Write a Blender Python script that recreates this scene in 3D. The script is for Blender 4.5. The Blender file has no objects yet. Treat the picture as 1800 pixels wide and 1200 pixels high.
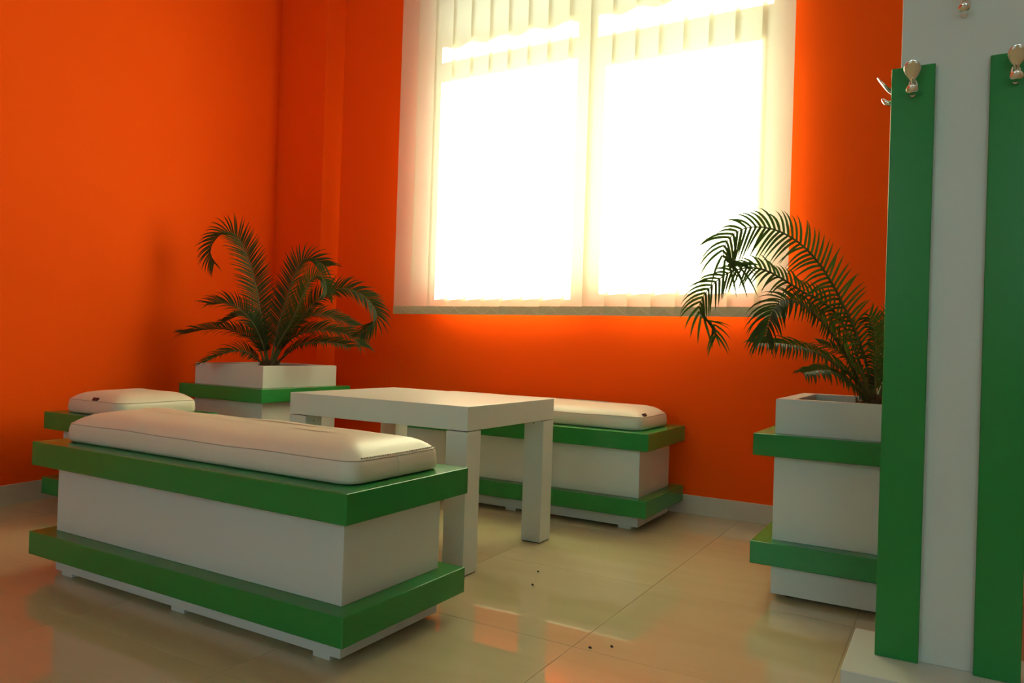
import bpy, bmesh, math, random
from mathutils import Vector, Matrix

random.seed(7)
scene = bpy.context.scene
COL = scene.collection

# ------------------------------------------------------------------ camera
cam_data = bpy.data.cameras.new('camera')
cam_data.sensor_width = 36.0
cam_data.lens = 1331.13 / 1800 * 36.0
cam_data.clip_start = 0.05
cam = bpy.data.objects.new('camera', cam_data)
COL.objects.link(cam)
YAW, PITCH, ROLL = 0.5290, 0.0056, -0.0327
fwd = Vector((-math.sin(YAW) * math.cos(PITCH), math.cos(YAW) * math.cos(PITCH), math.sin(PITCH)))
rgt0 = Vector((math.cos(YAW), math.sin(YAW), 0))
up0 = rgt0.cross(fwd)
rgt = rgt0 * math.cos(ROLL) - up0 * math.sin(ROLL)
upv = up0 * math.cos(ROLL) + rgt0 * math.sin(ROLL)
m = Matrix((rgt, upv, -fwd)).transposed().to_4x4()
m.translation = Vector((1.2385, -1.3590, 0.7678))
cam.matrix_world = m
scene.camera = cam

# ------------------------------------------------------------------ sky, sun, exposure
world = bpy.data.worlds.new('sky')
scene.world = world
world.use_nodes = True
bg = world.node_tree.nodes['Background']
bg.inputs['Color'].default_value = (0.66, 0.96, 1.0, 1)
bg.inputs['Strength'].default_value = 4.0

SUN_DIR = Vector((0.12, -1.0, -0.60)).normalized()      # the way the sunlight travels
sun_data = bpy.data.lights.new('sun', 'SUN')
sun_data.energy = 65.0
sun_data.color = (1.0, 0.97, 0.78)
sun_data.angle = math.radians(0.53)
sun = bpy.data.objects.new('sun', sun_data)
COL.objects.link(sun)
sun.location = (-1.5, 9, 6)
sun.rotation_euler = SUN_DIR.to_track_quat('-Z', 'Y').to_euler()

scene.view_settings.view_transform = 'Standard'
scene.view_settings.look = 'None'
scene.view_settings.exposure = 0.0
scene.view_settings.gamma = 1.0
scene.view_settings.use_curve_mapping = False
scene.cycles.use_denoising = True
scene.cycles.max_bounces = 10
scene.cycles.diffuse_bounces = 6
scene.cycles.transparent_max_bounces = 12
scene.cycles.sample_clamp_indirect = 0.0
scene.cycles.use_guiding = False

# ------------------------------------------------------------------ materials
MATS = {}


def new_mat(name):
    mt = bpy.data.materials.new(name)
    mt.use_nodes = True
    MATS[name] = mt
    return mt, mt.node_tree.nodes, mt.node_tree.links


def principled(name, col, rough=0.5, metal=0.0, spec=0.5, noise=0.0, nscale=6.0, bump=0.0, bscale=200.0,
               coat=0.0, stretch=None):
    mt, N, L = new_mat(name)
    b = N['Principled BSDF']
    b.inputs['Base Color'].default_value = (*col, 1)
    b.inputs['Roughness'].default_value = rough
    b.inputs['Metallic'].default_value = metal
    b.inputs['Specular IOR Level'].default_value = spec
    b.inputs['Coat Weight'].default_value = coat
    b.inputs['Coat Roughness'].default_value = 0.08
    tc = N.new('ShaderNodeTexCoord')
    src = tc.outputs['Object']
    if stretch:
        mp = N.new('ShaderNodeMapping')
        mp.inputs['Scale'].default_value = stretch
        L.new(src, mp.inputs['Vector'])
        src = mp.outputs['Vector']
    if noise > 0:
        n = N.new('ShaderNodeTexNoise')
        n.inputs['Scale'].default_value = nscale
        n.inputs['Detail'].default_value = 5
        L.new(src, n.inputs['Vector'])
        mx = N.new('ShaderNodeMix')
        mx.data_type = 'RGBA'
        mx.inputs[6].default_value = (*[c * (1 - noise) for c in col], 1)
        mx.inputs[7].default_value = (*[min(1, c * (1 + noise)) for c in col], 1)
        L.new(n.outputs['Fac'], mx.inputs[0])
        L.new(mx.outputs[2], b.inputs['Base Color'])
    if bump > 0:
        n2 = N.new('ShaderNodeTexNoise')
        n2.inputs['Scale'].default_value = bscale
        n2.inputs['Detail'].default_value = 4
        L.new(src, n2.inputs['Vector'])
        bp = N.new('ShaderNodeBump')
        bp.inputs['Strength'].default_value = bump
        bp.inputs['Distance'].default_value = 0.002
        L.new(n2.outputs['Fac'], bp.inputs['Height'])
        L.new(bp.outputs['Normal'], b.inputs['Normal'])
    return mt


principled('orange_paint', (0.92, 0.092, 0.002), 0.75, spec=0.08, noise=0.05, nscale=1.6, bump=0.08, bscale=90)
principled('white_paint', (0.78, 0.77, 0.72), 0.7, spec=0.3, noise=0.02, bump=0.05)
principled('white_lacquer', (0.575, 0.64, 0.605), 0.28, spec=0.5, noise=0.02, nscale=3, bump=0.03, bscale=60)
principled('green_lacquer', (0.016, 0.235, 0.045), 0.24, spec=0.4, noise=0.05, nscale=4, bump=0.03, bscale=60)
principled('cream_leather', (0.68, 0.66, 0.55), 0.38, spec=0.45, noise=0.04, nscale=5, bump=0.22, bscale=260)
principled('seam_thread', (0.46, 0.41, 0.32), 0.7)
principled('black_tag', (0.02, 0.02, 0.02), 0.5, noise=0.3, nscale=400)
principled('baseboard_tile', (0.58, 0.53, 0.43), 0.3, noise=0.08, nscale=9)
principled('grout', (0.30, 0.26, 0.18), 0.8, noise=0.1, nscale=40)
principled('chrome', (0.86, 0.85, 0.83), 0.07, metal=1.0, noise=0.02)
principled('dark_rubber', (0.03, 0.03, 0.03), 0.7, noise=0.2)
principled('soil', (0.06, 0.04, 0.025), 0.9, noise=0.4, nscale=60, bump=0.8, bscale=80)
principled('caudex_fibre', (0.075, 0.045, 0.018), 0.85, noise=0.5, nscale=70, bump=0.9, bscale=120)
principled('rachis', (0.10, 0.115, 0.025), 0.45, noise=0.2, nscale=20)
principled('window_frame', (0.60, 0.60, 0.58), 0.35, noise=0.02)
principled('awning_fabric', (0.42, 0.38, 0.30), 0.8, noise=0.03)
principled('blind_pocket', (0.62, 0.58, 0.37), 0.7, noise=0.04, nscale=30)
principled('blind_chain', (0.80, 0.76, 0.62), 0.4, noise=0.02)
principled('asphalt', (0.07, 0.07, 0.065), 0.9, noise=0.2, nscale=3)

# polished floor tile, slightly different from tile to tile
mt, N, L = new_mat('floor_tile')
b = N['Principled BSDF']
b.inputs['Roughness'].default_value = 0.025
b.inputs['Specular IOR Level'].default_value = 0.8
oi = N.new('ShaderNodeObjectInfo')
tc = N.new('ShaderNodeTexCoord')
ad = N.new('ShaderNodeVectorMath'); ad.operation = 'ADD'
L.new(tc.outputs['Object'], ad.inputs[0])
cb = N.new('ShaderNodeCombineXYZ')
ml = N.new('ShaderNodeMath'); ml.operation = 'MULTIPLY'; ml.inputs[1].default_value = 37.0
L.new(oi.outputs['Random'], ml.inputs[0])
L.new(ml.outputs[0], cb.inputs[0]); L.new(ml.outputs[0], cb.inputs[1])
L.new(cb.outputs[0], ad.inputs[1])
mp = N.new('ShaderNodeMapping'); mp.inputs['Scale'].default_value = (1.2, 5.0, 1.0)
L.new(ad.outputs[0], mp.inputs['Vector'])
ns = N.new('ShaderNodeTexNoise'); ns.inputs['Scale'].default_value = 2.2; ns.inputs['Detail'].default_value = 7
L.new(mp.outputs[0], ns.inputs['Vector'])
mx = N.new('ShaderNodeMix'); mx.data_type = 'RGBA'
mx.inputs[6].default_value = (0.46, 0.40, 0.24, 1); mx.inputs[7].default_value = (0.55, 0.49, 0.31, 1)
L.new(ns.outputs['Fac'], mx.inputs[0])
L.new(mx.outputs[2], b.inputs['Base Color'])

# translucent woven fabric of the blind
mt, N, L = new_mat('blind_fabric')
N.remove(N['Principled BSDF'])
out = N['Material Output']
df = N.new('ShaderNodeBsdfDiffuse'); df.inputs['Color'].default_value = (0.86, 0.80, 0.64, 1)
tr = N.new('ShaderNodeBsdfTranslucent'); tr.inputs['Color'].default_value = (0.90, 0.86, 0.68, 1)
ms = N.new('ShaderNodeMixShader'); ms.inputs[0].default_value = 0.45
tc = N.new('ShaderNodeTexCoord')
mp = N.new('ShaderNodeMapping'); mp.inputs['Scale'].default_value = (400, 400, 6)
wv = N.new('ShaderNodeTexNoise'); wv.inputs['Scale'].default_value = 1.0
bp = N.new('ShaderNodeBump'); bp.inputs['Strength'].default_value = 0.1; bp.inputs['Distance'].default_value = 0.001
L.new(tc.outputs['Object'], mp.inputs[0]); L.new(mp.outputs[0], wv.inputs['Vector'])
L.new(wv.outputs['Fac'], bp.inputs['Height']); L.new(bp.outputs[0], df.inputs['Normal'])
L.new(df.outputs[0], ms.inputs[1]); L.new(tr.outputs[0], ms.inputs[2]); L.new(ms.outputs[0], out.inputs['Surface'])

# clear window glass that lets the sun through
mt, N, L = new_mat('glass')
N.remove(N['Principled BSDF'])
out = N['Material Output']
tp = N.new('ShaderNodeBsdfTransparent'); tp.inputs['Color'].default_value = (0.95, 0.97, 0.95, 1)
gl = N.new('ShaderNodeBsdfGlossy'); gl.inputs['Roughness'].default_value = 0.02
fr = N.new('ShaderNodeFresnel'); fr.inputs['IOR'].default_value = 1.45
ms = N.new('ShaderNodeMixShader')
L.new(fr.outputs[0], ms.inputs[0]); L.new(tp.outputs[0], ms.inputs[1]); L.new(gl.outputs[0], ms.inputs[2])
L.new(ms.outputs[0], out.inputs['Surface'])

# palm leaflets: glossy above, a little light passing through
mt, N, L = new_mat('palm_leaf')
b = N['Principled BSDF']
out = N['Material Output']
oi = N.new('ShaderNodeObjectInfo')
rp = N.new('ShaderNodeValToRGB')
rp.color_ramp.elements[0].color = (0.020, 0.040, 0.008, 1)
rp.color_ramp.elements[1].color = (0.048, 0.074, 0.016, 1)
L.new(oi.outputs['Random'], rp.inputs[0])
L.new(rp.outputs[0], b.inputs['Base Color'])
b.inputs['Roughness'].default_value = 0.55
b.inputs['Specular IOR Level'].default_value = 0.2
tr = N.new('ShaderNodeBsdfTranslucent'); tr.inputs['Color'].default_value = (0.07, 0.14, 0.02, 1)
ms = N.new('ShaderNodeMixShader'); ms.inputs[0].default_value = 0.28
L.new(b.outputs[0], ms.inputs[1]); L.new(tr.outputs[0], ms.inputs[2]); L.new(ms.outputs[0], out.inputs['Surface'])


# ------------------------------------------------------------------ helpers
def link(o, parent=None):
    COL.objects.link(o)
    if parent is not None:
        o.parent = parent
    return o


def tag(o, label=None, cat=None, group=None, kind=None):
    if label: o['label'] = label
    if cat: o['category'] = cat
    if group: o['group'] = group
    if kind: o['kind'] = kind
    return o


def empty(name, loc=(0, 0, 0), rz=0.0):
    o = bpy.data.objects.new(name, None)
    o.empty_display_size = 0.1
    o.location = loc
    o.rotation_euler = (0, 0, rz)
    return link(o)


def mesh_of(bm, name, mat, smooth=False):
    me = bpy.data.meshes.new(name)
    bm.normal_update()
    bm.to_mesh(me)
    bm.free()
    me.materials.append(MATS[mat])
    if smooth:
        me.polygons.foreach_set('use_smooth', [True] * len(me.polygons))
    return me


def obj(name, me, parent=None, loc=(0, 0, 0)):
    o = bpy.data.objects.new(name, me)
    o.location = loc
    return link(o, parent)


def bm_box(bm, lo, hi, bevel=0.0, seg=2):
    r = bmesh.ops.create_cube(bm, size=1.0)
    vs = r['verts']
    for v in vs:
        v.co = Vector(tuple(lo[i] + (v.co[i] + 0.5) * (hi[i] - lo[i]) for i in range(3)))
    if bevel > 0:
        es = list({e for v in vs for e in v.link_edges})
        bmesh.ops.bevel(bm, geom=es, offset=bevel, segments=seg, affect='EDGES', profile=0.5)


def box(name, lo, hi, mat, parent=None, bevel=0.0, seg=2):
    bm = bmesh.new()
    bm_box(bm, lo, hi, bevel, seg)
    return obj(name, mesh_of(bm, name, mat), parent)


def boxes(name, lst, mat, parent=None, bevel=0.0):
    bm = bmesh.new()
    for lo, hi in lst:
        bm_box(bm, lo, hi, bevel)
    return obj(name, mesh_of(bm, name, mat), parent)


def tube_bm(bm, pts, rad, n=8, closed=False):
    """swept tube; rad is a number or a list (half width, half thickness pairs allowed)"""
    P = [Vector(p) for p in pts]
    k = len(P)
    rings = []
    ref = None
    for i, p in enumerate(P):
        a = P[(i - 1) % k] if (closed or i > 0) else p
        c = P[(i + 1) % k] if (closed or i < k - 1) else p
        t = (c - a).normalized()
        if ref is None:
            ref = Vector((0, 0, 1)) if abs(t.z) < 0.9 else Vector((1, 0, 0))
        s = t.cross(ref).normalized()
        u = s.cross(t).normalized()
        ref = u
        r = rad[i] if isinstance(rad, (list, tuple)) else rad
        ring = []
        for j in range(n):
            an = 2 * math.pi * j / n
            ring.append(bm.verts.new(p + s * math.cos(an) * r + u * math.sin(an) * r))
        rings.append(ring)
    m_ = k if closed else k - 1
    for i in range(m_):
        A, B = rings[i], rings[(i + 1) % k]
        for j in range(n):
            bm.faces.new((A[j], A[(j + 1) % n], B[(j + 1) % n], B[j]))
    if not closed:
        bm.faces.new(list(reversed(rings[0])))
        bm.faces.new(rings[-1])


def catmull(pts, per=8):
    P = [Vector(p) for p in pts]
    P = [P[0] * 2 - P[1]] + P + [P[-1] * 2 - P[-2]]
    out = []
    for i in range(1, len(P) - 2):
        for k in range(per):
            t = k / per
            a, b_, c, d = P[i - 1], P[i], P[i + 1], P[i + 2]
            out.append(0.5 * ((2 * b_) + (c - a) * t + (2 * a - 5 * b_ + 4 * c - d) * t * t + (3 * b_ - a - 3 * c + d) * t ** 3))
    out.append(P[-2])
    return out


def resample(pts, n):
    L_ = [0.0]
    for a, b_ in zip(pts, pts[1:]):
        L_.append(L_[-1] + (b_ - a).length)
    out, j = [], 0
    for i in range(n):
        s = L_[-1] * i / (n - 1)
        while j < len(pts) - 2 and L_[j + 1] < s:
            j += 1
        t = (s - L_[j]) / max(1e-9, L_[j + 1] - L_[j])
        out.append(pts[j].lerp(pts[j + 1], min(1, t)))
    return out, L_[-1]


# frond centre lines of the two palms: (points, leaflet length, how far the blade faces the room, leaflet density)
LEFT_FRONDS = [
    ([(-1.933, 1.492, 0.618), (-1.946, 1.482, 0.709), (-1.966, 1.468, 0.831), (-1.987, 1.451, 0.975), (-2.011, 1.433, 1.103), (-2.045, 1.41, 1.215), (-2.084, 1.383, 1.301), (-2.13, 1.355, 1.327), (-2.171, 1.33, 1.301), (-2.197, 1.313, 1.258), (-2.202, 1.309, 1.208), (-2.184, 1.319, 1.163)], 0.13, 62, 1),
    ([(-1.927, 1.496, 0.619), (-1.918, 1.508, 0.711), (-1.903, 1.533, 0.857), (-1.881, 1.566, 1.013), (-1.857, 1.598, 1.147), (-1.834, 1.62, 1.199), (-1.795, 1.65, 1.201), (-1.744, 1.692, 1.17)], 0.125, 75, 1),
    ([(-1.913, 1.504, 0.619), (-1.874, 1.518, 0.712), (-1.799, 1.546, 0.836), (-1.726, 1.573, 0.937), (-1.655, 1.602, 1.003), (-1.57, 1.639, 1.039), (-1.484, 1.677, 1.019), (-1.414, 1.705, 0.961), (-1.383, 1.713, 0.894), (-1.41, 1.689, 0.848), (-1.442, 1.662, 0.809)], 0.115, 55, 1),
    ([(-1.92, 1.5, 0.619), (-1.875, 1.494, 0.719), (-1.772, 1.49, 0.857), (-1.68, 1.474, 0.99), (-1.618, 1.464, 1.069), (-1.56, 1.471, 1.091), (-1.513, 1.469, 1.046), (-1.497, 1.455, 1.002)], 0.095, 60, 1),
    ([(-1.94, 1.488, 0.618), (-1.95, 1.453, 0.747), (-1.977, 1.405, 0.851), (-2.021, 1.347, 0.922), (-2.068, 1.294, 0.941), (-2.109, 1.248, 0.931)], 0.125, 35, 1),
    ([(-1.946, 1.484, 0.618), (-1.981, 1.442, 0.738), (-2.039, 1.386, 0.789), (-2.113, 1.318, 0.808), (-2.184, 1.25, 0.796), (-2.238, 1.197, 0.775)], 0.115, 30, 1),
    ([(-1.953, 1.481, 0.614), (-1.965, 1.432, 0.659), (-1.977, 1.365, 0.692), (-1.989, 1.294, 0.691), (-1.993, 1.211, 0.668), (-1.988, 1.136, 0.636)], 0.1, 40, 1),
    ([(-1.913, 1.504, 0.619), (-1.865, 1.514, 0.712), (-1.787, 1.537, 0.783), (-1.687, 1.57, 0.816), (-1.579, 1.606, 0.812), (-1.485, 1.634, 0.789), (-1.427, 1.648, 0.742)], 0.115, 35, 1),
    ([(-1.907, 1.508, 0.616), (-1.837, 1.51, 0.675), (-1.726, 1.511, 0.735), (-1.578, 1.514, 0.754), (-1.459, 1.513, 0.75), (-1.387, 1.509, 0.734)], 0.1, 35, 1),
    ([(-1.917, 1.502, 0.619), (-1.893, 1.539, 0.75), (-1.847, 1.592, 0.845), (-1.785, 1.654, 0.899), (-1.708, 1.727, 0.892), (-1.626, 1.809, 0.849)], 0.1, 45, 1),
    ([(-1.933, 1.492, 0.618), (-1.969, 1.49, 0.717), (-2.032, 1.483, 0.83), (-2.087, 1.47, 0.883), (-2.17, 1.444, 0.873), (-2.246, 1.423, 0.833)], 0.09, 40, 1),
]
RIGHT_FRONDS = [
    ([(1.013, 1.393, 0.624), (0.995, 1.364, 0.731), (0.963, 1.318, 0.84), (0.925, 1.269, 0.936), (0.887, 1.219, 1.017), (0.842, 1.167, 1.086), (0.791, 1.113, 1.133), (0.739, 1.061, 1.156), (0.69, 1.013, 1.156), (0.654, 0.976, 1.137), (0.629, 0.946, 1.1), (0.626, 0.931, 1.059), (0.649, 0.933, 1.033), (0.676, 0.939, 1.025)], 0.14, 82, 1),
    ([(1.008, 1.39, 0.624), (0.98, 1.366, 0.719), (0.939, 1.328, 0.84), (0.895, 1.292, 0.916), (0.857, 1.263, 0.947), (0.814, 1.231, 0.97), (0.772, 1.199, 0.999), (0.725, 1.163, 1.029), (0.683, 1.132, 1.043), (0.647, 1.104, 1.04), (0.606, 1.074, 1.022), (0.571, 1.046, 0.987), (0.546, 1.024, 0.948), (0.535, 1.013, 0.909), (0.548, 1.015, 0.871), (0.577, 1.027, 0.861), (0.588, 1.028, 0.824)], 0.105, 62, 1),
    ([(1.01, 1.392, 0.624), (0.977, 1.344, 0.685), (0.942, 1.278, 0.762), (0.912, 1.217, 0.825), (0.879, 1.154, 0.876), (0.847, 1.097, 0.912), (0.816, 1.045, 0.932), (0.787, 1.001, 0.929), (0.771, 0.96, 0.894), (0.767, 0.928, 0.855), (0.767, 0.901, 0.819)], 0.12, 45, 1.5),
    ([(1.003, 1.388, 0.621), (0.964, 1.329, 0.691), (0.91, 1.251, 0.744), (0.859, 1.175, 0.779), (0.802, 1.09, 0.798), (0.756, 1.018, 0.8), (0.726, 0.97, 0.798)], 0.105, 35, 1.5),
    ([(1.001, 1.386, 0.618), (0.971, 1.31, 0.661), (0.937, 1.205, 0.7), (0.902, 1.093, 0.724), (0.863, 0.958, 0.716)], 0.09, 40, 1.5),
    ([(1.018, 1.396, 0.625), (1.015, 1.38, 0.709), (1.018, 1.363, 0.798), (1.011, 1.342, 0.864), (0.999, 1.325, 0.899)], 0.1, 80, 1.5),
    ([(1.025, 1.4, 0.625), (1.026, 1.447, 0.72), (1.026, 1.503, 0.812), (1.027, 1.549, 0.884), (1.033, 1.577, 0.92)], 0.1, 70, 1.5),
    ([(1.006, 1.389, 0.624), (0.971, 1.402, 0.712), (0.932, 1.408, 0.762), (0.894, 1.41, 0.789), (0.843, 1.408, 0.81)], 0.085, 55, 1.5),
    ([(1.027, 1.402, 0.625), (1.059, 1.453, 0.732), (1.099, 1.515, 0.826), (1.156, 1.585, 0.887), (1.216, 1.649, 0.896)], 0.11, 50, 1.5),
    ([(1.027, 1.402, 0.622), (1.073, 1.403, 0.689), (1.131, 1.404, 0.736), (1.193, 1.409, 0.739), (1.236, 1.407, 0.714)], 0.1, 40, 1.5),
    ([(1.022, 1.399, 0.625), (1.064, 1.437, 0.767), (1.119, 1.486, 0.894), (1.185, 1.539, 0.965), (1.249, 1.587, 0.968)], 0.115, 60, 1.5),
]

FILL_OPENINGS = ((-1.6, 0.40), (2.00, 3.90), (1.15, 2.95))      # two unseen rear openings, added and sized for cool sky fill

# ------------------------------------------------------------------ the room
YW = 2.19            # inner face of the window wall
YO = 2.39            # its outer face
TOP = 3.25
X1 = 4.0             # right wall
YF = -4.9            # wall behind the photographer
OX0, OX1, OZ0, OZ1 = -1.365, 0.545, 1.07, 2.85     # window opening


def left_x(y):
    return -2.33 - 0.123 * (y - 0.46)


# floor: grout bed and separate polished tiles
floor = box('floor', (-2.75, YF - 0.1, -0.08), (X1 + 0.1, YW + 0.02, -0.0012), 'grout')
tag(floor, kind='structure')
bm = bmesh.new()
bm_box(bm, (-0.2992, -0.2992, -0.010), (0.2992, 0.2992, 0.0), 0.0006, 1)
tile_me = mesh_of(bm, 'floor_tile', 'floor_tile')
TX, TY = 0.410, 0.418
for i in range(-6, 7):
    for j in range(-9, 3):
        cx, cy = TX + 0.6 * i + 0.3, TY + 0.6 * j + 0.3
        if cx - 0.3 > X1 or cx + 0.3 < left_x(cy) - 0.1:
            continue
        t = obj('floor_tile', tile_me, floor, (cx, cy, 0.0))
        if (i + j) % 2:
            t.rotation_euler = (0, 0, math.pi)

# window wall with its opening
wall_back = boxes('wall_back', [
    ((-2.75, YW, 0), (OX0, YO, TOP + 0.5)), ((OX1, YW, 0), (X1 + 0.1, YO, TOP + 0.5)),
    ((OX0, YW, 0), (OX1, YO, OZ0)), ((OX0, YW, OZ1), (OX1, YO, TOP + 0.5))], 'orange_paint')
tag(wall_back, kind='structure')
bm = bmesh.new()
y0, y1 = YF - 0.1, YW + 0.05
vs = [bm.verts.new(p) for z in (0, TOP + 0.05) for p in
      ((left_x(y0), y0, z), (left_x(y1), y1, z), (left_x(y1) - 0.2, y1, z), (left_x(y0) - 0.2, y0, z))]
for f in ((0, 1, 5, 4), (1, 2, 6, 5), (2, 3, 7, 6), (3, 0, 4, 7), (4, 5, 6, 7), (3, 2, 1, 0)):
    bm.faces.new([vs[k] for k in f])
bmesh.ops.recalc_face_normals(bm, faces=bm.faces)
wall_left = tag(obj('wall_left', mesh_of(bm, 'wall_left', 'orange_paint')), kind='structure')
PX, PY = -2.125, 2.035
pil = box('wall_pilaster', (-2.62, PY, 0), (PX, YW + 0.02, TOP + 0.05), 'orange_paint', None, 0.004)
tag(pil, kind='structure')
tag(box('wall_right', (X1, YF - 0.1, 0), (X1 + 0.15, YW, TOP + 0.05), 'white_paint'), kind='structure')
(A0, A1), (B0, B1), (RZ0, RZ1) = FILL_OPENINGS
tag(boxes('wall_front', [
    ((-2.2, YF - 0.2, 0), (A0, YF, TOP + 0.05)), ((A1, YF - 0.2, 0), (B0, YF, TOP + 0.05)), ((B1, YF - 0.2, 0), (X1 + 0.15, YF, TOP + 0.05)),
    ((A0, YF - 0.2, 0), (A1, YF, RZ0)), ((A0, YF - 0.2, RZ1), (A1, YF, TOP + 0.05)),
    ((B0, YF - 0.2, 0), (B1, YF, RZ0)), ((B0, YF - 0.2, RZ1), (B1, YF, TOP + 0.05))], 'white_paint'), kind='structure')
tag(box('ceiling', (-2.85, YF - 0.2, TOP), (X1 + 0.15, YW + 0.02, TOP + 0.12), 'white_paint'), kind='structure')

# skirting
BH = 0.088
tag(box('baseboard_back', (PX, YW - 0.011, 0), (X1, YW, BH), 'baseboard_tile', None, 0.002), kind='structure')
bm = bmesh.new()
ya, yb = YF, PY
vs = [bm.verts.new(p) for z in (0, BH) for p in
      ((left_x(ya) + 0.011, ya, z), (left_x(yb) + 0.011, yb, z), (left_x(yb), yb, z), (left_x(ya), ya, z))]
for f in ((0, 1, 5, 4), (1, 2, 6, 5), (2, 3, 7, 6), (3, 0, 4, 7), (4, 5, 6, 7), (3, 2, 1, 0)):
    bm.faces.new([vs[k] for k in f])
bmesh.ops.recalc_face_normals(bm, faces=bm.faces)
tag(obj('baseboard_left', mesh_of(bm, 'baseboard_left', 'baseboard_tile')), kind='structure')
tag(boxes('baseboard_pilaster', [((left_x(PY), PY - 0.011, 0), (PX + 0.011, PY, BH)),
                                 ((PX, PY, 0), (PX + 0.011, YW - 0.011, BH))], 'baseboard_tile'), kind='structure')

# window: frame, mullion, transom, right sash, panes
FY0, FY1 = 2.28, 2.34
win = tag(empty('window_1', (0, 0, 0)), kind='structure')
MX0, MX1 = -0.4636, -0.361                   # mullion
FL, FR, FB, FT = -1.312, 0.486, 1.135, 2.79    # clear inside of the outer frame
boxes('outer_frame', [((OX0, FY0, OZ0), (FL, FY1, OZ1)), ((FR, FY0, OZ0), (OX1, FY1, OZ1)),
                      ((FL, FY0, OZ0), (FR, FY1, FB)), ((FL, FY0, FT), (FR, FY1, OZ1))],
      'window_frame', win, 0.003)
box('mullion', (MX0, FY0, FB), (MX1, FY1, FT), 'window_frame', win, 0.003)
boxes('transom', [((FL, FY0, 2.383), (MX0, FY1, 2.461)), ((MX1, FY0, 2.360), (FR, FY1, 2.440))],
      'window_frame', win, 0.003)
SL, SR, SB, ST = -0.316, 0.447, 1.159, 2.318
sash = boxes('sash', [((MX1, FY0, FB), (SL, FY1, 2.360)), ((SR, FY0, FB), (FR, FY1, 2.360)),
                      ((SL, FY0, FB), (SR, FY1, SB)), ((SL, FY0, ST), (SR, FY1, 2.360))],
             'window_frame', win, 0.003)
box('handle', (MX1 + 0.010, FY0 - 0.04, 1.62), (MX1 + 0.032, FY0, 1.74), 'window_frame', sash, 0.006)
for x0, x1, z0, z1 in ((FL, MX0, FB, 2.383), (SL, SR, SB, ST), (FL, MX0, 2.461, FT), (MX1, FR, 2.440, FT)):
    box('pane', (x0, 2.308, z0), (x1, 2.312, z1), 'glass', win)
boxes('bounce_lining', [((OX0, YW - 0.004, OZ0), (OX0 + 0.006, FY0, OZ1)), ((OX1 - 0.006, YW - 0.004, OZ0), (OX1, FY0, OZ1)),
                 ((OX0, YW - 0.004, OZ1 - 0.006), (OX1, FY0, OZ1))], 'window_frame', win)  # unseen pale reveal lining, added to cut orange bounce onto the blind
box('sill', (OX0, YW - 0.012, OZ0 - 0.006), (OX1, FY0, OZ0 + 0.004), 'white_lacquer', win, 0.002)

# assumed windows behind the photographer, put in so sky fills the furniture fronts
for k_, (RX0, RX1) in enumerate(((A0, A1), (B0, B1))):
    fill_win = tag(empty('window_%d' % (k_ + 2), (0, 0, 0)), kind='structure')
    ww = RX1 - RX0
    boxes('outer_frame', [((RX0, YF - 0.14, RZ0), (RX0 + 0.06, YF - 0.08, RZ1)), ((RX1 - 0.06, YF - 0.14, RZ0), (RX1, YF - 0.08, RZ1)),
                          ((RX0 + 0.06, YF - 0.14, RZ0), (RX1 - 0.06, YF - 0.08, RZ0 + 0.06)),
                          ((RX0 + 0.06, YF - 0.14, RZ1 - 0.06), (RX1 - 0.06, YF - 0.08, RZ1))], 'window_frame', fill_win)
    xc = (RX0 + RX1) / 2
    box('mullion', (xc - 0.035, YF - 0.14, RZ0 + 0.06), (xc + 0.035, YF - 0.08, RZ1 - 0.06), 'window_frame', fill_win)
    for xa, xb in ((RX0 + 0.06, xc - 0.035), (xc + 0.035, RX1 - 0.06)):
        box('pane', (xa, YF - 0.112, RZ0 + 0.06), (xb, YF - 0.108, RZ1 - 0.06), 'glass', fill_win)

# awning outside whose scalloped hem throws the wavy shadow on the blind
aw = tag(empty('window_awning', (-0.45, YO, 2.9)), 'cream awning with scalloped hem outside the window, above the blind', 'awning')
AY = 2.95
bm = bmesh.new()
n = 220
lo, hi, lo2, hi2 = [], [], [], []
for i in range(n + 1):
    x = -1.75 + 3.5 * i / n
    xs = x - 0.45 + 0.105
    z = 2.940 - 2.9 + 0.011 * math.cos(2 * math.pi * (xs + 1.091) / 0.195)
    for L_, yy, zz in ((lo, AY - YO, z), (hi, AY - YO, 0.24), (lo2, AY - YO + 0.006, z), (hi2, AY - YO + 0.006, 0.24)):
        L_.append(bm.verts.new((x, yy, zz)))
for i in range(n):
    bm.faces.new((lo[i], lo[i + 1], hi[i + 1], hi[i]))
    bm.faces.new((lo2[i + 1], lo2[i], hi2[i], hi2[i + 1]))
    bm.faces.new((lo[i + 1], lo[i], lo2[i], lo2[i + 1]))
    bm.faces.new((hi[i], hi[i + 1], hi2[i + 1], hi2[i]))
obj('valance', mesh_of(bm, 'valance', 'awning_fabric'), aw)
bm = bmesh.new()
q = [bm.verts.new(p) for p in ((-1.75, AY - YO + 0.006, 0.24), (1.75, AY - YO + 0.006, 0.24), (1.75, 0.0, 0.62), (-1.75, 0.0, 0.62),
                               (-1.75, AY - YO + 0.006, 0.232), (1.75, AY - YO + 0.006, 0.232), (1.75, 0.0, 0.612), (-1.75, 0.0, 0.612))]
for f in ((0, 1, 2, 3), (7, 6, 5, 4), (0, 4, 5, 1), (1, 5, 6, 2), (2, 6, 7, 3), (3, 7, 4, 0)):
    bm.faces.new([q[k] for k in f])
obj('canopy', mesh_of(bm, 'canopy', 'awning_fabric'), aw)
tag(box('ground_outside', (-8, YO, -0.6), (8, 14, -0.5), 'asphalt'), kind='structure')

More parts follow.
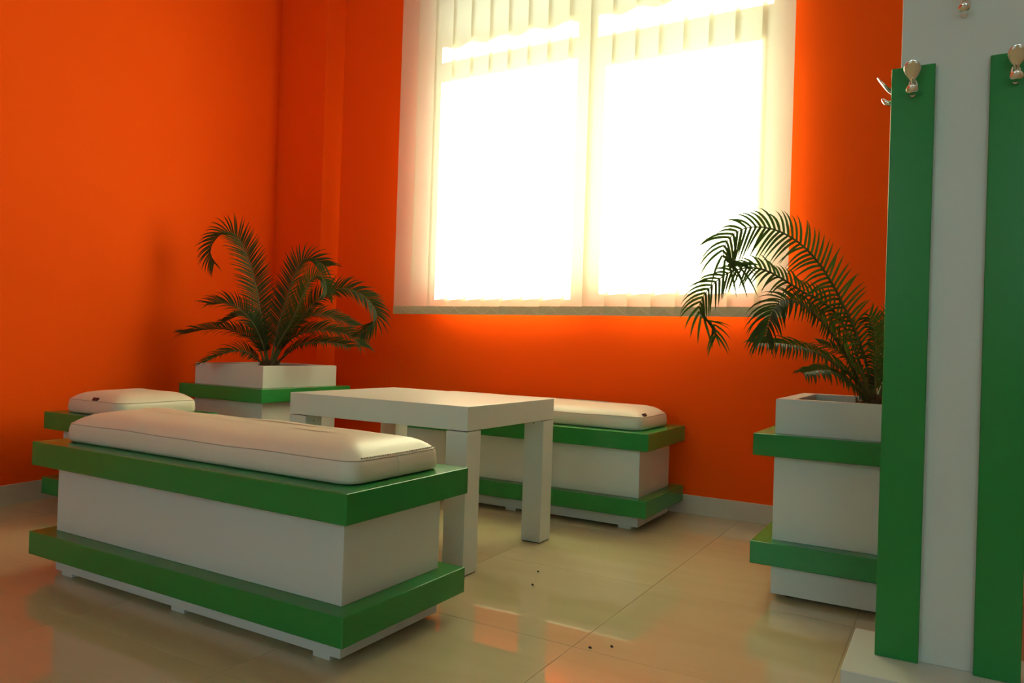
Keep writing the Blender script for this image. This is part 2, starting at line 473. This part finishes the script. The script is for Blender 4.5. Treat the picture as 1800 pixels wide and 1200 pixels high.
# ------------------------------------------------------------------ vertical blind
YB, BZ, BT = 2.075, 0.931, 2.98
PITCH_X, SW, NS = 0.1195, 0.139, 18
blind = tag(empty('vertical_blind', (-0.480, YB, BZ)), 'cream vertical slat blind hanging over the bright window', 'blind')
bm = bmesh.new()
ca, sa = math.cos(math.radians(8)), math.sin(math.radians(8))
rows = 24
g = []
for r in range(rows + 1):
    z = (BT - BZ) * r / rows
    ln = []
    for k in range(5):
        u = -SW / 2 + SW * k / 4
        bow = 0.0035 * (1 - (2 * u / SW) ** 2)
        ln.append((u * ca - bow * sa, u * sa + bow * ca, z))
    g.append(ln)
fr = [[bm.verts.new(p) for p in ln] for ln in g]
for r in range(rows):
    for k in range(4):
        bm.faces.new((fr[r][k], fr[r][k + 1], fr[r + 1][k + 1], fr[r + 1][k]))
slat_me = mesh_of(bm, 'slat', 'blind_fabric', True)
bm = bmesh.new()
prof = []
for k in range(5):
    u = -SW / 2 - 0.0005 + (SW + 0.001) * k / 4
    bow = 0.0035 * (1 - (2 * u / SW) ** 2)
    prof.append((u * ca - bow * sa, u * sa + bow * ca))
for side in (-1, 1):
    lowr = [bm.verts.new((x, y + side * 0.0022, -0.001)) for x, y in prof]
    upr = [bm.verts.new((x, y + side * 0.0022, 0.044)) for x, y in prof]
    for k in range(4):
        f = (lowr[k], lowr[k + 1], upr[k + 1], upr[k])
        bm.faces.new(f if side < 0 else tuple(reversed(f)))
bm.verts.ensure_lookup_table()
for k in range(4):
    bm.faces.new((bm.verts[k + 1], bm.verts[k], bm.verts[10 + k], bm.verts[11 + k]))
    bm.faces.new((bm.verts[5 + k], bm.verts[6 + k], bm.verts[16 + k], bm.verts[15 + k]))
pocket_me = mesh_of(bm, 'weight_pocket', 'blind_pocket', False)
xs0 = -(NS - 1) / 2 * PITCH_X
for i in range(NS):
    s = obj('slat', slat_me, blind, (xs0 + i * PITCH_X, 0, random.uniform(-0.001, 0.001)))
    s.rotation_euler = (0, 0, math.radians(random.uniform(-2.5, 2.0)))
    obj('weight_pocket', pocket_me, s)
bm = bmesh.new()
tube_bm(bm, [(-PITCH_X / 2 + PITCH_X * k / 12, -0.012, 0.040 - 0.036 * (1 - (2 * k / 12 - 1) ** 2)) for k in range(13)], 0.0011, 6)
chain_me = mesh_of(bm, 'link_chain', 'blind_chain', True)
for i in range(NS - 1):
    obj('link_chain', chain_me, blind, (xs0 + (i + 0.5) * PITCH_X, 0, 0))
box('head_rail', (-1.13, -0.02, BT - BZ - 0.002), (1.13, YW - YB, BT - BZ + 0.05), 'window_frame', blind, 0.003)


# ------------------------------------------------------------------ benches
L, W, O = 1.2065, 0.3887, 0.0551
Z0, H1, H2, H3, H4 = 0.0121, 0.0648, 0.1363, 0.3445, 0.418


def bench(name, x0, y0, lx, wy, label, cat, feet_n, group=None):
    r = tag(empty(name, (x0 + lx / 2, y0 + wy / 2, 0)), label, cat, group)
    a, c = lx / 2, wy / 2
    box('plinth', (-a, -c, Z0), (a, c, H1), 'white_lacquer', r, 0.0015)
    box('lower_slab', (-a - O, -c - O, H1), (a + O, c + O, H2), 'green_lacquer', r, 0.0025)
    box('body', (-a, -c, H2), (a, c, H3), 'white_lacquer', r, 0.0015)
    box('upper_slab', (-a - O, -c - O, H3), (a + O, c + O, H4), 'green_lacquer', r, 0.0025)
    bm = bmesh.new()
    bm_box(bm, (-0.028, -0.02, 0), (0.028, 0.02, Z0), 0.001, 1)
    fm = mesh_of(bm, 'foot', 'white_lacquer')
    for k in range(feet_n):
        fx = -a + 0.062 + (lx - 0.124) * k / (feet_n - 1)
        for sy in (-1, 1):
            obj('foot', fm, r, (fx, sy * (c - 0.022), 0))
    return r


bench('storage_bench', -L, 0, L, W, 'long green and white bench nearest the camera, in front of the table', 'bench', 3, 'green and white storage benches')
bench('storage_bench', 0.0942 - L - 0.05, 1.7068, L + 0.05, W, 'long green and white bench against the wall under the window', 'bench', 3, 'green and white storage benches')
bench('square_stool', -2.099, 0.510, W, W, 'small square green and white stool by the left orange wall', 'stool', 2)


def ring_pts(hx, hy, r, inset, npc=9):
    hx, hy = hx - inset, hy - inset
    r = max(r - inset * 0.85, min(hx, hy) * 0.25)
    r = min(r, hx * 0.98, hy * 0.98)
    pts = []
    for (sx, sy, a0) in ((1, 1, 0), (-1, 1, 90), (-1, -1, 180), (1, -1, 270)):
        for k in range(npc):
            an = math.radians(a0 + 90 * k / (npc - 1))
            pts.append((sx * (hx - r) + r * math.cos(an), sy * (hy - r) + r * math.sin(an)))
    # extra points along straight sides
    out = []
    for i, p in enumerate(pts):
        out.append(p)
        q_ = pts[(i + 1) % len(pts)]
        d = math.hypot(q_[0] - p[0], q_[1] - p[1])
        if (i + 1) % npc == 0:
            for k in range(1, 16):
                t = k / 16
                out.append((p[0] + (q_[0] - p[0]) * t, p[1] + (q_[1] - p[1]) * t))
    return out


def cushion(x0, y0, lx, wy, label, tagspot=None, stitch=False, seed=0):
    rnd = random.Random(seed)
    ph = [rnd.uniform(0, 6.28) for _ in range(6)]
    c = tag(empty('seat_cushion', (x0 + lx / 2, y0 + wy / 2, H4)), label, 'cushion', 'cream leather seat cushions')
    hx, hy = lx / 2, wy / 2
    prof = [(0.030, 0.0006), (0.012, 0.001), (0.003, 0.005), (0.0, 0.014), (0.0, 0.030), (0.0015, 0.045), (0.004, 0.054),
            (0.0065, 0.058), (0.011, 0.0625), (0.020, 0.070), (0.034, 0.079), (0.052, 0.087), (0.078, 0.0935), (0.110, 0.098), (0.150, 0.1005)]
    prof = [p for p in prof if p[0] < min(hx, hy) * 0.9]
    bm = bmesh.new()
    rings = []

    def wob(x, y, z):
        k = z / 0.1
        return 0.0022 * k * (math.sin(x * 9 + ph[0]) * math.cos(y * 13 + ph[1]) + 0.6 * math.sin(x * 21 + y * 17 + ph[2])) 
    for ins, z in prof:
        rp_ = ring_pts(hx, hy, 0.036, ins)
        zz = z
        rings.append([bm.verts.new((x, y, zz + (wob(x, y, z) if z > 0.05 else 0))) for x, y in rp_])
    n_ = len(rings[0])
    for A, B in zip(rings, rings[1:]):
        for j in range(n_):
            bm.faces.new((A[j], A[(j + 1) % n_], B[(j + 1) % n_], B[j]))
    bm.faces.new(rings[-1])
    bm.faces.new(list(reversed(rings[0])))
    obj('cover', mesh_of(bm, 'cover', 'cream_leather', True), c)
    bm = bmesh.new()
    rp_ = ring_pts(hx, hy, 0.036, 0.0050)
    tube_bm(bm, [(x, y, 0.058 + wob(x, y, 0.058)) for x, y in rp_], 0.0013, 6, True)
    obj('seam', mesh_of(bm, 'seam', 'seam_thread', True), c)
    if stitch:
        bm = bmesh.new()
        for k in range(30):
            y = -hy + 0.045 + (wy - 0.09) * k / 29
            x = hx - 0.0085
            z = 0.0645 + wob(x, y, 0.06)
            bm_box(bm, (x - 0.0012, y - 0.0028, z - 0.003), (x + 0.0012, y + 0.0028, z + 0.0005))
        tag(obj('stitching', mesh_of(bm, 'stitching', 'seam_thread'), c), kind='stuff')
        bm = bmesh.new()
        tube_bm(bm, [(hx + 0.0002 - (0.0048 if z > 0.05 else 0) - (0.004 if z < 0.006 else 0), -0.01, z) for z in (0.004, 0.015, 0.03, 0.043, 0.057)], 0.0008, 6)
        obj('side_seam', mesh_of(bm, 'side_seam', 'cream_leather', True), c)
    if tagspot:
        px_, py_, rz_ = tagspot
        t = box('maker_tag', (-0.019, -0.006, -0.004), (0.019, 0.0015, 0.010), 'black_tag', c, 0.001, 1)
        t.location = (px_, py_, 0.0625)
        t.rotation_euler = (math.radians(-35), 0, rz_)
    return c


cushion(-L - 0.002, 0.008, L + 0.012, W - 0.014, 'long cream cushion on the bench nearest the camera', None, True, 1)
cushion(0.0942 - L - 0.05, 1.722, L + 0.046, W - 0.014, 'long cream cushion on the bench under the window', (L / 2 + 0.009, -0.115, math.radians(90)), False, 2)
cushion(-2.103, 0.508, W + 0.006, W + 0.002, 'square cream cushion on the small stool by the left wall', (0.02, -W / 2 + 0.012, 0), False, 3)

# ------------------------------------------------------------------ table
TXX, TYY, TL, TW, TZ, TT, LG = -0.137, 0.7216, 0.8163, 0.6209, 0.5625, 0.0815, 0.0847
tb = tag(empty('coffee_table', (TXX - TL / 2, TYY + TW / 2, 0)), 'white square-legged table standing between the benches', 'table')
box('tabletop', (-TL / 2, -TW / 2, TZ - TT), (TL / 2, TW / 2, TZ), 'white_lacquer', tb, 0.0018)
bm = bmesh.new(); bm_box(bm, (-LG / 2, -LG / 2, 0.004), (LG / 2, LG / 2, TZ - TT - 0.003), 0.0018)
leg_me = mesh_of(bm, 'leg', 'white_lacquer')
bm = bmesh.new(); bm_box(bm, (-LG / 2 + 0.004, -LG / 2 + 0.004, 0), (LG / 2 - 0.004, LG / 2 - 0.004, 0.0042))
pad_me = mesh_of(bm, 'foot_pad', 'dark_rubber')
bm = bmesh.new(); bm_box(bm, (-LG / 2 + 0.01, -LG / 2 + 0.01, TZ - TT - 0.0032), (LG / 2 - 0.01, LG / 2 - 0.01, TZ - TT))
sp_me = mesh_of(bm, 'spacer', 'dark_rubber')
for sx in (-1, 1):
    for sy in (-1, 1):
        lg = obj('leg', leg_me, tb, (sx * (TL / 2 - LG / 2), sy * (TW / 2 - LG / 2), 0))
        obj('foot_pad', pad_me, lg)
        obj('spacer', sp_me, lg)
        bm = bmesh.new()
        if sx < 0:
            tube_bm(bm, [(LG / 2 - 0.002, 0, 0.457), (LG / 2 + 0.0006, 0, 0.457)], 0.0028, 10)
        else:
            tube_bm(bm, [(0.0, -sy * (LG / 2 - 0.002), 0.468), (0.0, -sy * (LG / 2 + 0.0006), 0.468)], 0.0028, 10)
        obj('screw', mesh_of(bm, 'screw', 'dark_rubber'), lg)

# ------------------------------------------------------------------ planters
S = 0.5087
P0, P1, P2, P3, P4, P5 = 0.0139, 0.1127, 0.1827, 0.4511, 0.5191, 0.6273


def planter(x0, y0, label):
    r = tag(empty('square_planter', (x0 + S / 2, y0 + S / 2, 0)), label, 'planter', 'square planters')
    a = S / 2
    box('plinth', (-a, -a, P0), (a, a, P1), 'white_lacquer', r, 0.0015)
    box('lower_slab', (-a - O, -a - O, P1), (a + O, a + O, P2), 'green_lacquer', r, 0.0025)
    box('body', (-a, -a, P2), (a, a, P3), 'white_lacquer', r, 0.0015)
    box('upper_slab', (-a - O, -a - O, P3), (a + O, a + O, P4), 'green_lacquer', r, 0.0025)
    bm = bmesh.new()
    i_ = a - 0.052
    V = {}
    for nm, h, z in (('ob', a, P4), ('ot', a, P5), ('it', i_, P5), ('ib', i_, P4 + 0.002)):
        V[nm] = [bm.verts.new((sx * h, sy * h, z)) for sx, sy in ((1, 1), (-1, 1), (-1, -1), (1, -1))]
    for A, B in (('ob', 'ot'), ('ot', 'it'), ('it', 'ib')):
        for k in range(4):
            bm.faces.new((V[A][k], V[A][(k + 1) % 4], V[B][(k + 1) % 4], V[B][k]))
    bm.faces.new(V['ib'])
    bmesh.ops.recalc_face_normals(bm, faces=bm.faces)
    es = [e for e in bm.edges if len(e.link_faces) == 2 and all(v.co.z > P5 - 0.001 for v in e.verts)]
    bmesh.ops.bevel(bm, geom=es, offset=0.0018, segments=2, affect='EDGES')
    obj('rim', mesh_of(bm, 'rim', 'white_lacquer'), r)
    bm = bmesh.new()
    bmesh.ops.create_grid(bm, x_segments=24, y_segments=24, size=i_ - 0.001)
    for v in bm.verts:
        v.co.z = P5 - 0.062 + 0.010 * math.sin(v.co.x * 31 + 1) * math.cos(v.co.y * 27) + random.uniform(-0.003, 0.003)
    obj('soil', mesh_of(bm, 'soil', 'soil', True), r)
    bm = bmesh.new()
    tube_bm(bm, [(0, 0, 0), (0, 0, P0)], 0.016, 12)
    fm = mesh_of(bm, 'foot', 'dark_rubber')
    for sx in (-1, 1):
        for sy in (-1, 1):
            obj('foot', fm, r, (sx * (a - 0.05), sy * (a - 0.05), 0))
    return r


planter(-1.6843 - S, 1.2345, 'square white planter with green slabs in the left corner behind the table')
planter(0.7545, 1.1372, 'square white planter with green slabs on the right, beside the coat stand')

# ------------------------------------------------------------------ sago palms
TO_ROOM = Vector((0.50, -0.86, 0.10)).normalized()


def frond(parent, base, pts, leaf, face, rnd, gap, hwid, lean, grav, outer):
    cv, length = resample(catmull([Vector(p) - base for p in pts], 8), 90)
    bm = bmesh.new()
    sub = cv[::3] + ([cv[-1]] if (len(cv) - 1) % 3 else [])
    tube_bm(bm, sub, [0.0062 * (1 - 0.86 * i / (len(sub) - 1)) for i in range(len(sub))], 6)
    fo = obj('frond', mesh_of(bm, 'frond', 'rachis', True), parent)
    # leaflets
    bm = bmesh.new()
    a = math.radians(face)
    npairs = int(length / gap)
    pl, _ = resample(cv, npairs + 1)
    start = 0.14
    Npr = None
    for i in range(npairs + 1):
        t = i / npairs
        if t < start:
            continue
        p = pl[i]
        T = (pl[min(i + 1, npairs)] - pl[max(i - 1, 0)]).normalized()
        nin = T.cross(TO_ROOM)
        if nin.length < 0.15:
            nin = Vector((0, 0, 1))
        nin.normalize()
        if Npr is None:
            if nin.z < 0:
                nin = -nin
        elif nin.dot(Npr) < 0:
            nin = -nin
        Npr = nin
        Nn = (nin * math.cos(a) + TO_ROOM * math.sin(a))
        Nn = (Nn - T * Nn.dot(T)).normalized()
        B = T.cross(Nn).normalized()
        u = (t - start) / (1 - start)
        prof_ = min(1.0, 0.42 + u * 3.2) * (1.0 if u < 0.72 else 1.0 - 0.25 * ((u - 0.72) / 0.28) ** 1.5)
        for side in (-1, 1):
            ln = leaf * prof_ * rnd.uniform(0.90, 1.08)
            fw_ = math.radians(lean + 18 * u * u + rnd.uniform(-4, 4))
            up_ = math.radians(22 + rnd.uniform(-5, 5))
            D = (B * side * math.cos(fw_) + T * math.sin(fw_))
            D = (D * math.cos(up_) + Nn * math.sin(up_)).normalized()
            if D.z > 0.25:
                ln *= outer
            Wd = T - D * T.dot(D)
            if Wd.length < 0.05:
                Wd = Nn.cross(D)
            Wd.normalize()
            droop = rnd.uniform(0.75, 1.25)
            ns_ = 6
            hw = hwid * rnd.uniform(0.9, 1.1)
            pos = p.copy()
            prev = None
            d = D.copy()
            for k in range(ns_ + 1):
                s = k / ns_
                w_ = hw * (0.75 + 0.25 * min(1, s * 4)) * (1 - s ** 2.6) + 0.00025
                fold = (Nn * 0.28 * w_)
                row = (bm.verts.new(pos - Wd * w_ + fold), bm.verts.new(pos), bm.verts.new(pos + Wd * w_ + fold))
                if prev:
                    bm.faces.new((prev[0], prev[1], row[1], row[0]))
                    bm.faces.new((prev[1], prev[2], row[2], row[1]))
                prev = row
                bend = 0.17 * droop * (0.3 + s)
                d = (d - Nn * bend * 0.55 + T * bend * 0.15 + Vector((0, 0, -grav * bend))).normalized()
                pos = pos + d * (ln / ns_)
    lo_ = obj('leaflets', mesh_of(bm, 'leaflets', 'palm_leaf', False), fo)
    tag(lo_, kind='stuff')


def palm(base, fronds, label, seed, gap, hwid, lean, grav, outer):
    base = Vector(base)
    rnd = random.Random(seed)
    r = tag(empty('sago_palm', base), label, 'palm', 'potted sago palms')
    bm = bmesh.new()
    zs = [(0.0, 0.050), (0.02, 0.058), (0.045, 0.056), (0.065, 0.044), (0.082, 0.026), (0.090, 0.008)]
    rings = []
    nn = 22
    for k, (z, rr) in enumerate(zs):
        rings.append([bm.verts.new(((rr * (1 + 0.16 * ((j + k) % 2))) * math.cos(2 * math.pi * j / nn),
                                    (rr * (1 + 0.16 * ((j + k) % 2))) * math.sin(2 * math.pi * j / nn), z)) for j in range(nn)])
    for A, B in zip(rings, rings[1:]):
        for j in range(nn):
            bm.faces.new((A[j], A[(j + 1) % nn], B[(j + 1) % nn], B[j]))
    bm.faces.new(rings[-1])
    bm.faces.new(list(reversed(rings[0])))
    # dry leaf-base scales around the crown
    for j in range(26):
        an = j * 2.39996
        z = 0.02 + 0.055 * j / 26
        rr = 0.052 - 0.018 * j / 26
        o_ = Vector((math.cos(an), math.sin(an), 0))
        b_ = o_ * rr + Vector((0, 0, z))
        t_ = b_ + o_ * 0.016 + Vector((0, 0, 0.030))
        sd = Vector((-o_.y, o_.x, 0)) * 0.008
        q = [bm.verts.new(x) for x in (b_ - sd, b_ + sd, t_)]
        q2 = bm.verts.new(b_ + o_ * 0.008)
        bm.faces.new((q[0], q[1], q[2])); bm.faces.new((q[0], q2, q[1])); bm.faces.new((q[0], q[2], q2)); bm.faces.new((q[1], q2, q[2]))
    bmesh.ops.recalc_face_normals(bm, faces=bm.faces)
    obj('trunk', mesh_of(bm, 'trunk', 'caudex_fibre'), r)
    for pts, leaf, face, dens in fronds:
        frond(r, base, pts, leaf, face, rnd, gap / dens, hwid, lean, grav, outer)
    return r


palm((-1.930, 1.492, P5 - 0.068), LEFT_FRONDS, 'dark green sago palm in the planter in the left corner', 11, 0.0110, 0.0042, 38, 0.55, 0.95)
palm((1.012, 1.393, P5 - 0.068), RIGHT_FRONDS, 'sago palm with long arching fronds in front of the window, right planter', 12, 0.0165, 0.0042, 36, 1.2, 0.66)

# ------------------------------------------------------------------ coat stand
CX0, CX1 = 1.098, 1.376
cs = tag(empty('coat_stand', ((CX0 + CX1) / 2, 0.592, 0)), 'tall white coat stand with green boards and chrome hooks', 'coat stand')
cc = Vector(cs.location)


def cbox(name, lo, hi, mat, bev, parent=cs):
    return box(name, tuple(Vector(lo) - cc), tuple(Vector(hi) - cc), mat, parent, bev)


BZT = 0.090
cbox('base', (1.042, 0.435, 0), (1.432, 0.729, BZT), 'white_lacquer', 0.002)
cbox('panel', (1.116, 0.583, BZT), (1.358, 0.601, 1.80), 'white_lacquer', 0.0015)
for xa, xb in ((CX0, 1.186), (1.290, CX1)):
    cbox('board', (xa, 0.565, BZT), (xb, 0.583, 1.430), 'green_lacquer', 0.0022)
    cbox('board', (xa, 0.601, BZT), (xb, 0.619, 1.430), 'green_lacquer', 0.0022)


def prong_bm(bm, path):
    rings = []
    for i, (o_, z, hw, ht) in enumerate(path):
        a_ = path[max(0, i - 1)]
        b_ = path[min(len(path) - 1, i + 1)]
        t = Vector((0, -(b_[0] - a_[0]), b_[1] - a_[1])).normalized()
        nn = Vector((1, 0, 0)).cross(t)
        c_ = Vector((0, -o_, z))
        rings.append([bm.verts.new(c_ + Vector((1, 0, 0)) * hw * math.cos(2 * math.pi * j / 16) + nn * ht * math.sin(2 * math.pi * j / 16)) for j in range(16)])
    for A, B in zip(rings, rings[1:]):
        for j in range(16):
            bm.faces.new((A[j], A[(j + 1) % 16], B[(j + 1) % 16], B[j]))
    bm.faces.new(rings[0]); bm.faces.new(rings[-1])
    bmesh.ops.recalc_face_normals(bm, faces=bm.faces)


def dense(path, per=5):
    v4 = []
    ps = [Vector(p) for p in path]
    ps = [ps[0] * 2 - ps[1]] + ps + [ps[-1] * 2 - ps[-2]]
    for i in range(1, len(ps) - 2):
        for k in range(per):
            t = k / per
            a_, b_, c_, d_ = ps[i - 1], ps[i], ps[i + 1], ps[i + 2]
            v4.append(tuple(0.5 * ((2 * b_) + (c_ - a_) * t + (2 * a_ - 5 * b_ + 4 * c_ - d_) * t * t + (3 * b_ - a_ - 3 * c_ + d_) * t ** 3)))
    v4.append(tuple(ps[-2]))
    return v4


bm = bmesh.new()
prong_bm(bm, dense([(0.0, 0.0, 0.006, 0.010), (0.011, -0.001, 0.0060, 0.007), (0.020, 0.004, 0.0055, 0.0050), (0.028, 0.012, 0.0115, 0.0044),
                    (0.036, 0.022, 0.0168, 0.0038), (0.043, 0.031, 0.0162, 0.0030), (0.048, 0.038, 0.0105, 0.0022), (0.0502, 0.041, 0.002, 0.0008)]))
up_me = mesh_of(bm, 'upper_prong', 'chrome', True)
bm = bmesh.new()
prong_bm(bm, dense([(0.0, -0.010, 0.006, 0.008), (0.010, -0.018, 0.0060, 0.0060), (0.020, -0.023, 0.0100, 0.0060), (0.030, -0.020, 0.0128, 0.0056), (0.0365, -0.013, 0.0095, 0.0040), (0.0385, -0.009, 0.002, 0.001)]))
lo_me = mesh_of(bm, 'lower_prong', 'chrome', True)
bm = bmesh.new()
rr = [(0.0, 0.0, 1.0), (0.0, 0.003, 1.0), (0.0, 0.005, 0.86), (0.0, 0.0055, 0.5)]
rings = [[bm.verts.new((0.0105 * k_ * math.cos(2 * math.pi * j / 24), -o_, -0.006 + 0.022 * k_ * math.sin(2 * math.pi * j / 24))) for j in range(24)] for _, o_, k_ in rr]
for A, B in zip(rings, rings[1:]):
    for j in range(24):
        bm.faces.new((A[j], A[(j + 1) % 24], B[(j + 1) % 24], B[j]))
bm.faces.new(rings[-1]); bm.faces.new(rings[0])
bmesh.ops.recalc_face_normals(bm, faces=bm.faces)
plate_me = mesh_of(bm, 'hook', 'chrome', True)


def hook(loc, rz=0.0, narrow=1.0):
    h = obj('hook', plate_me, cs, tuple(Vector(loc) - cc))
    h.rotation_euler = (0, 0, rz)
    h.scale = (narrow, 1, 1)
    obj('upper_prong', up_me, h)
    obj('lower_prong', lo_me, h)


hook((1.142, 0.565, 1.386))
hook((1.336, 0.565, 1.387))
hook((1.238, 0.583, 1.556))
hook((1.116, 0.592, 1.382), -math.pi / 2, 0.8)      # on the narrow left edge
hook((1.358, 0.592, 1.382), math.pi / 2, 0.8)

# ------------------------------------------------------------------ crumbs on the floor
for k, (x, y, lab) in enumerate(((0.032, 0.932, 'dark crumb on the floor, nearest the table leg'),
                                 (0.085, 0.796, 'dark crumb on the floor just in front of the one by the table leg'),
                                 (0.452, 0.434, 'left of two dark crumbs on the floor near the picture bottom'),
                                 (0.495, 0.473, 'right of two dark crumbs on the floor near the picture bottom'))):
    bm = bmesh.new()
    bmesh.ops.create_icosphere(bm, subdivisions=1, radius=0.0042)
    for v in bm.verts:
        v.co = Vector((v.co.x * 1.2, v.co.y * 0.8, max(v.co.z, -0.0016) + 0.0016)) * random.uniform(0.85, 1.1)
        v.co.z = max(v.co.z, 0.0)
    tag(obj('floor_crumb', mesh_of(bm, 'floor_crumb', 'dark_rubber'), None, (x, y, 0.0)), lab, 'crumb', 'crumbs on the floor')
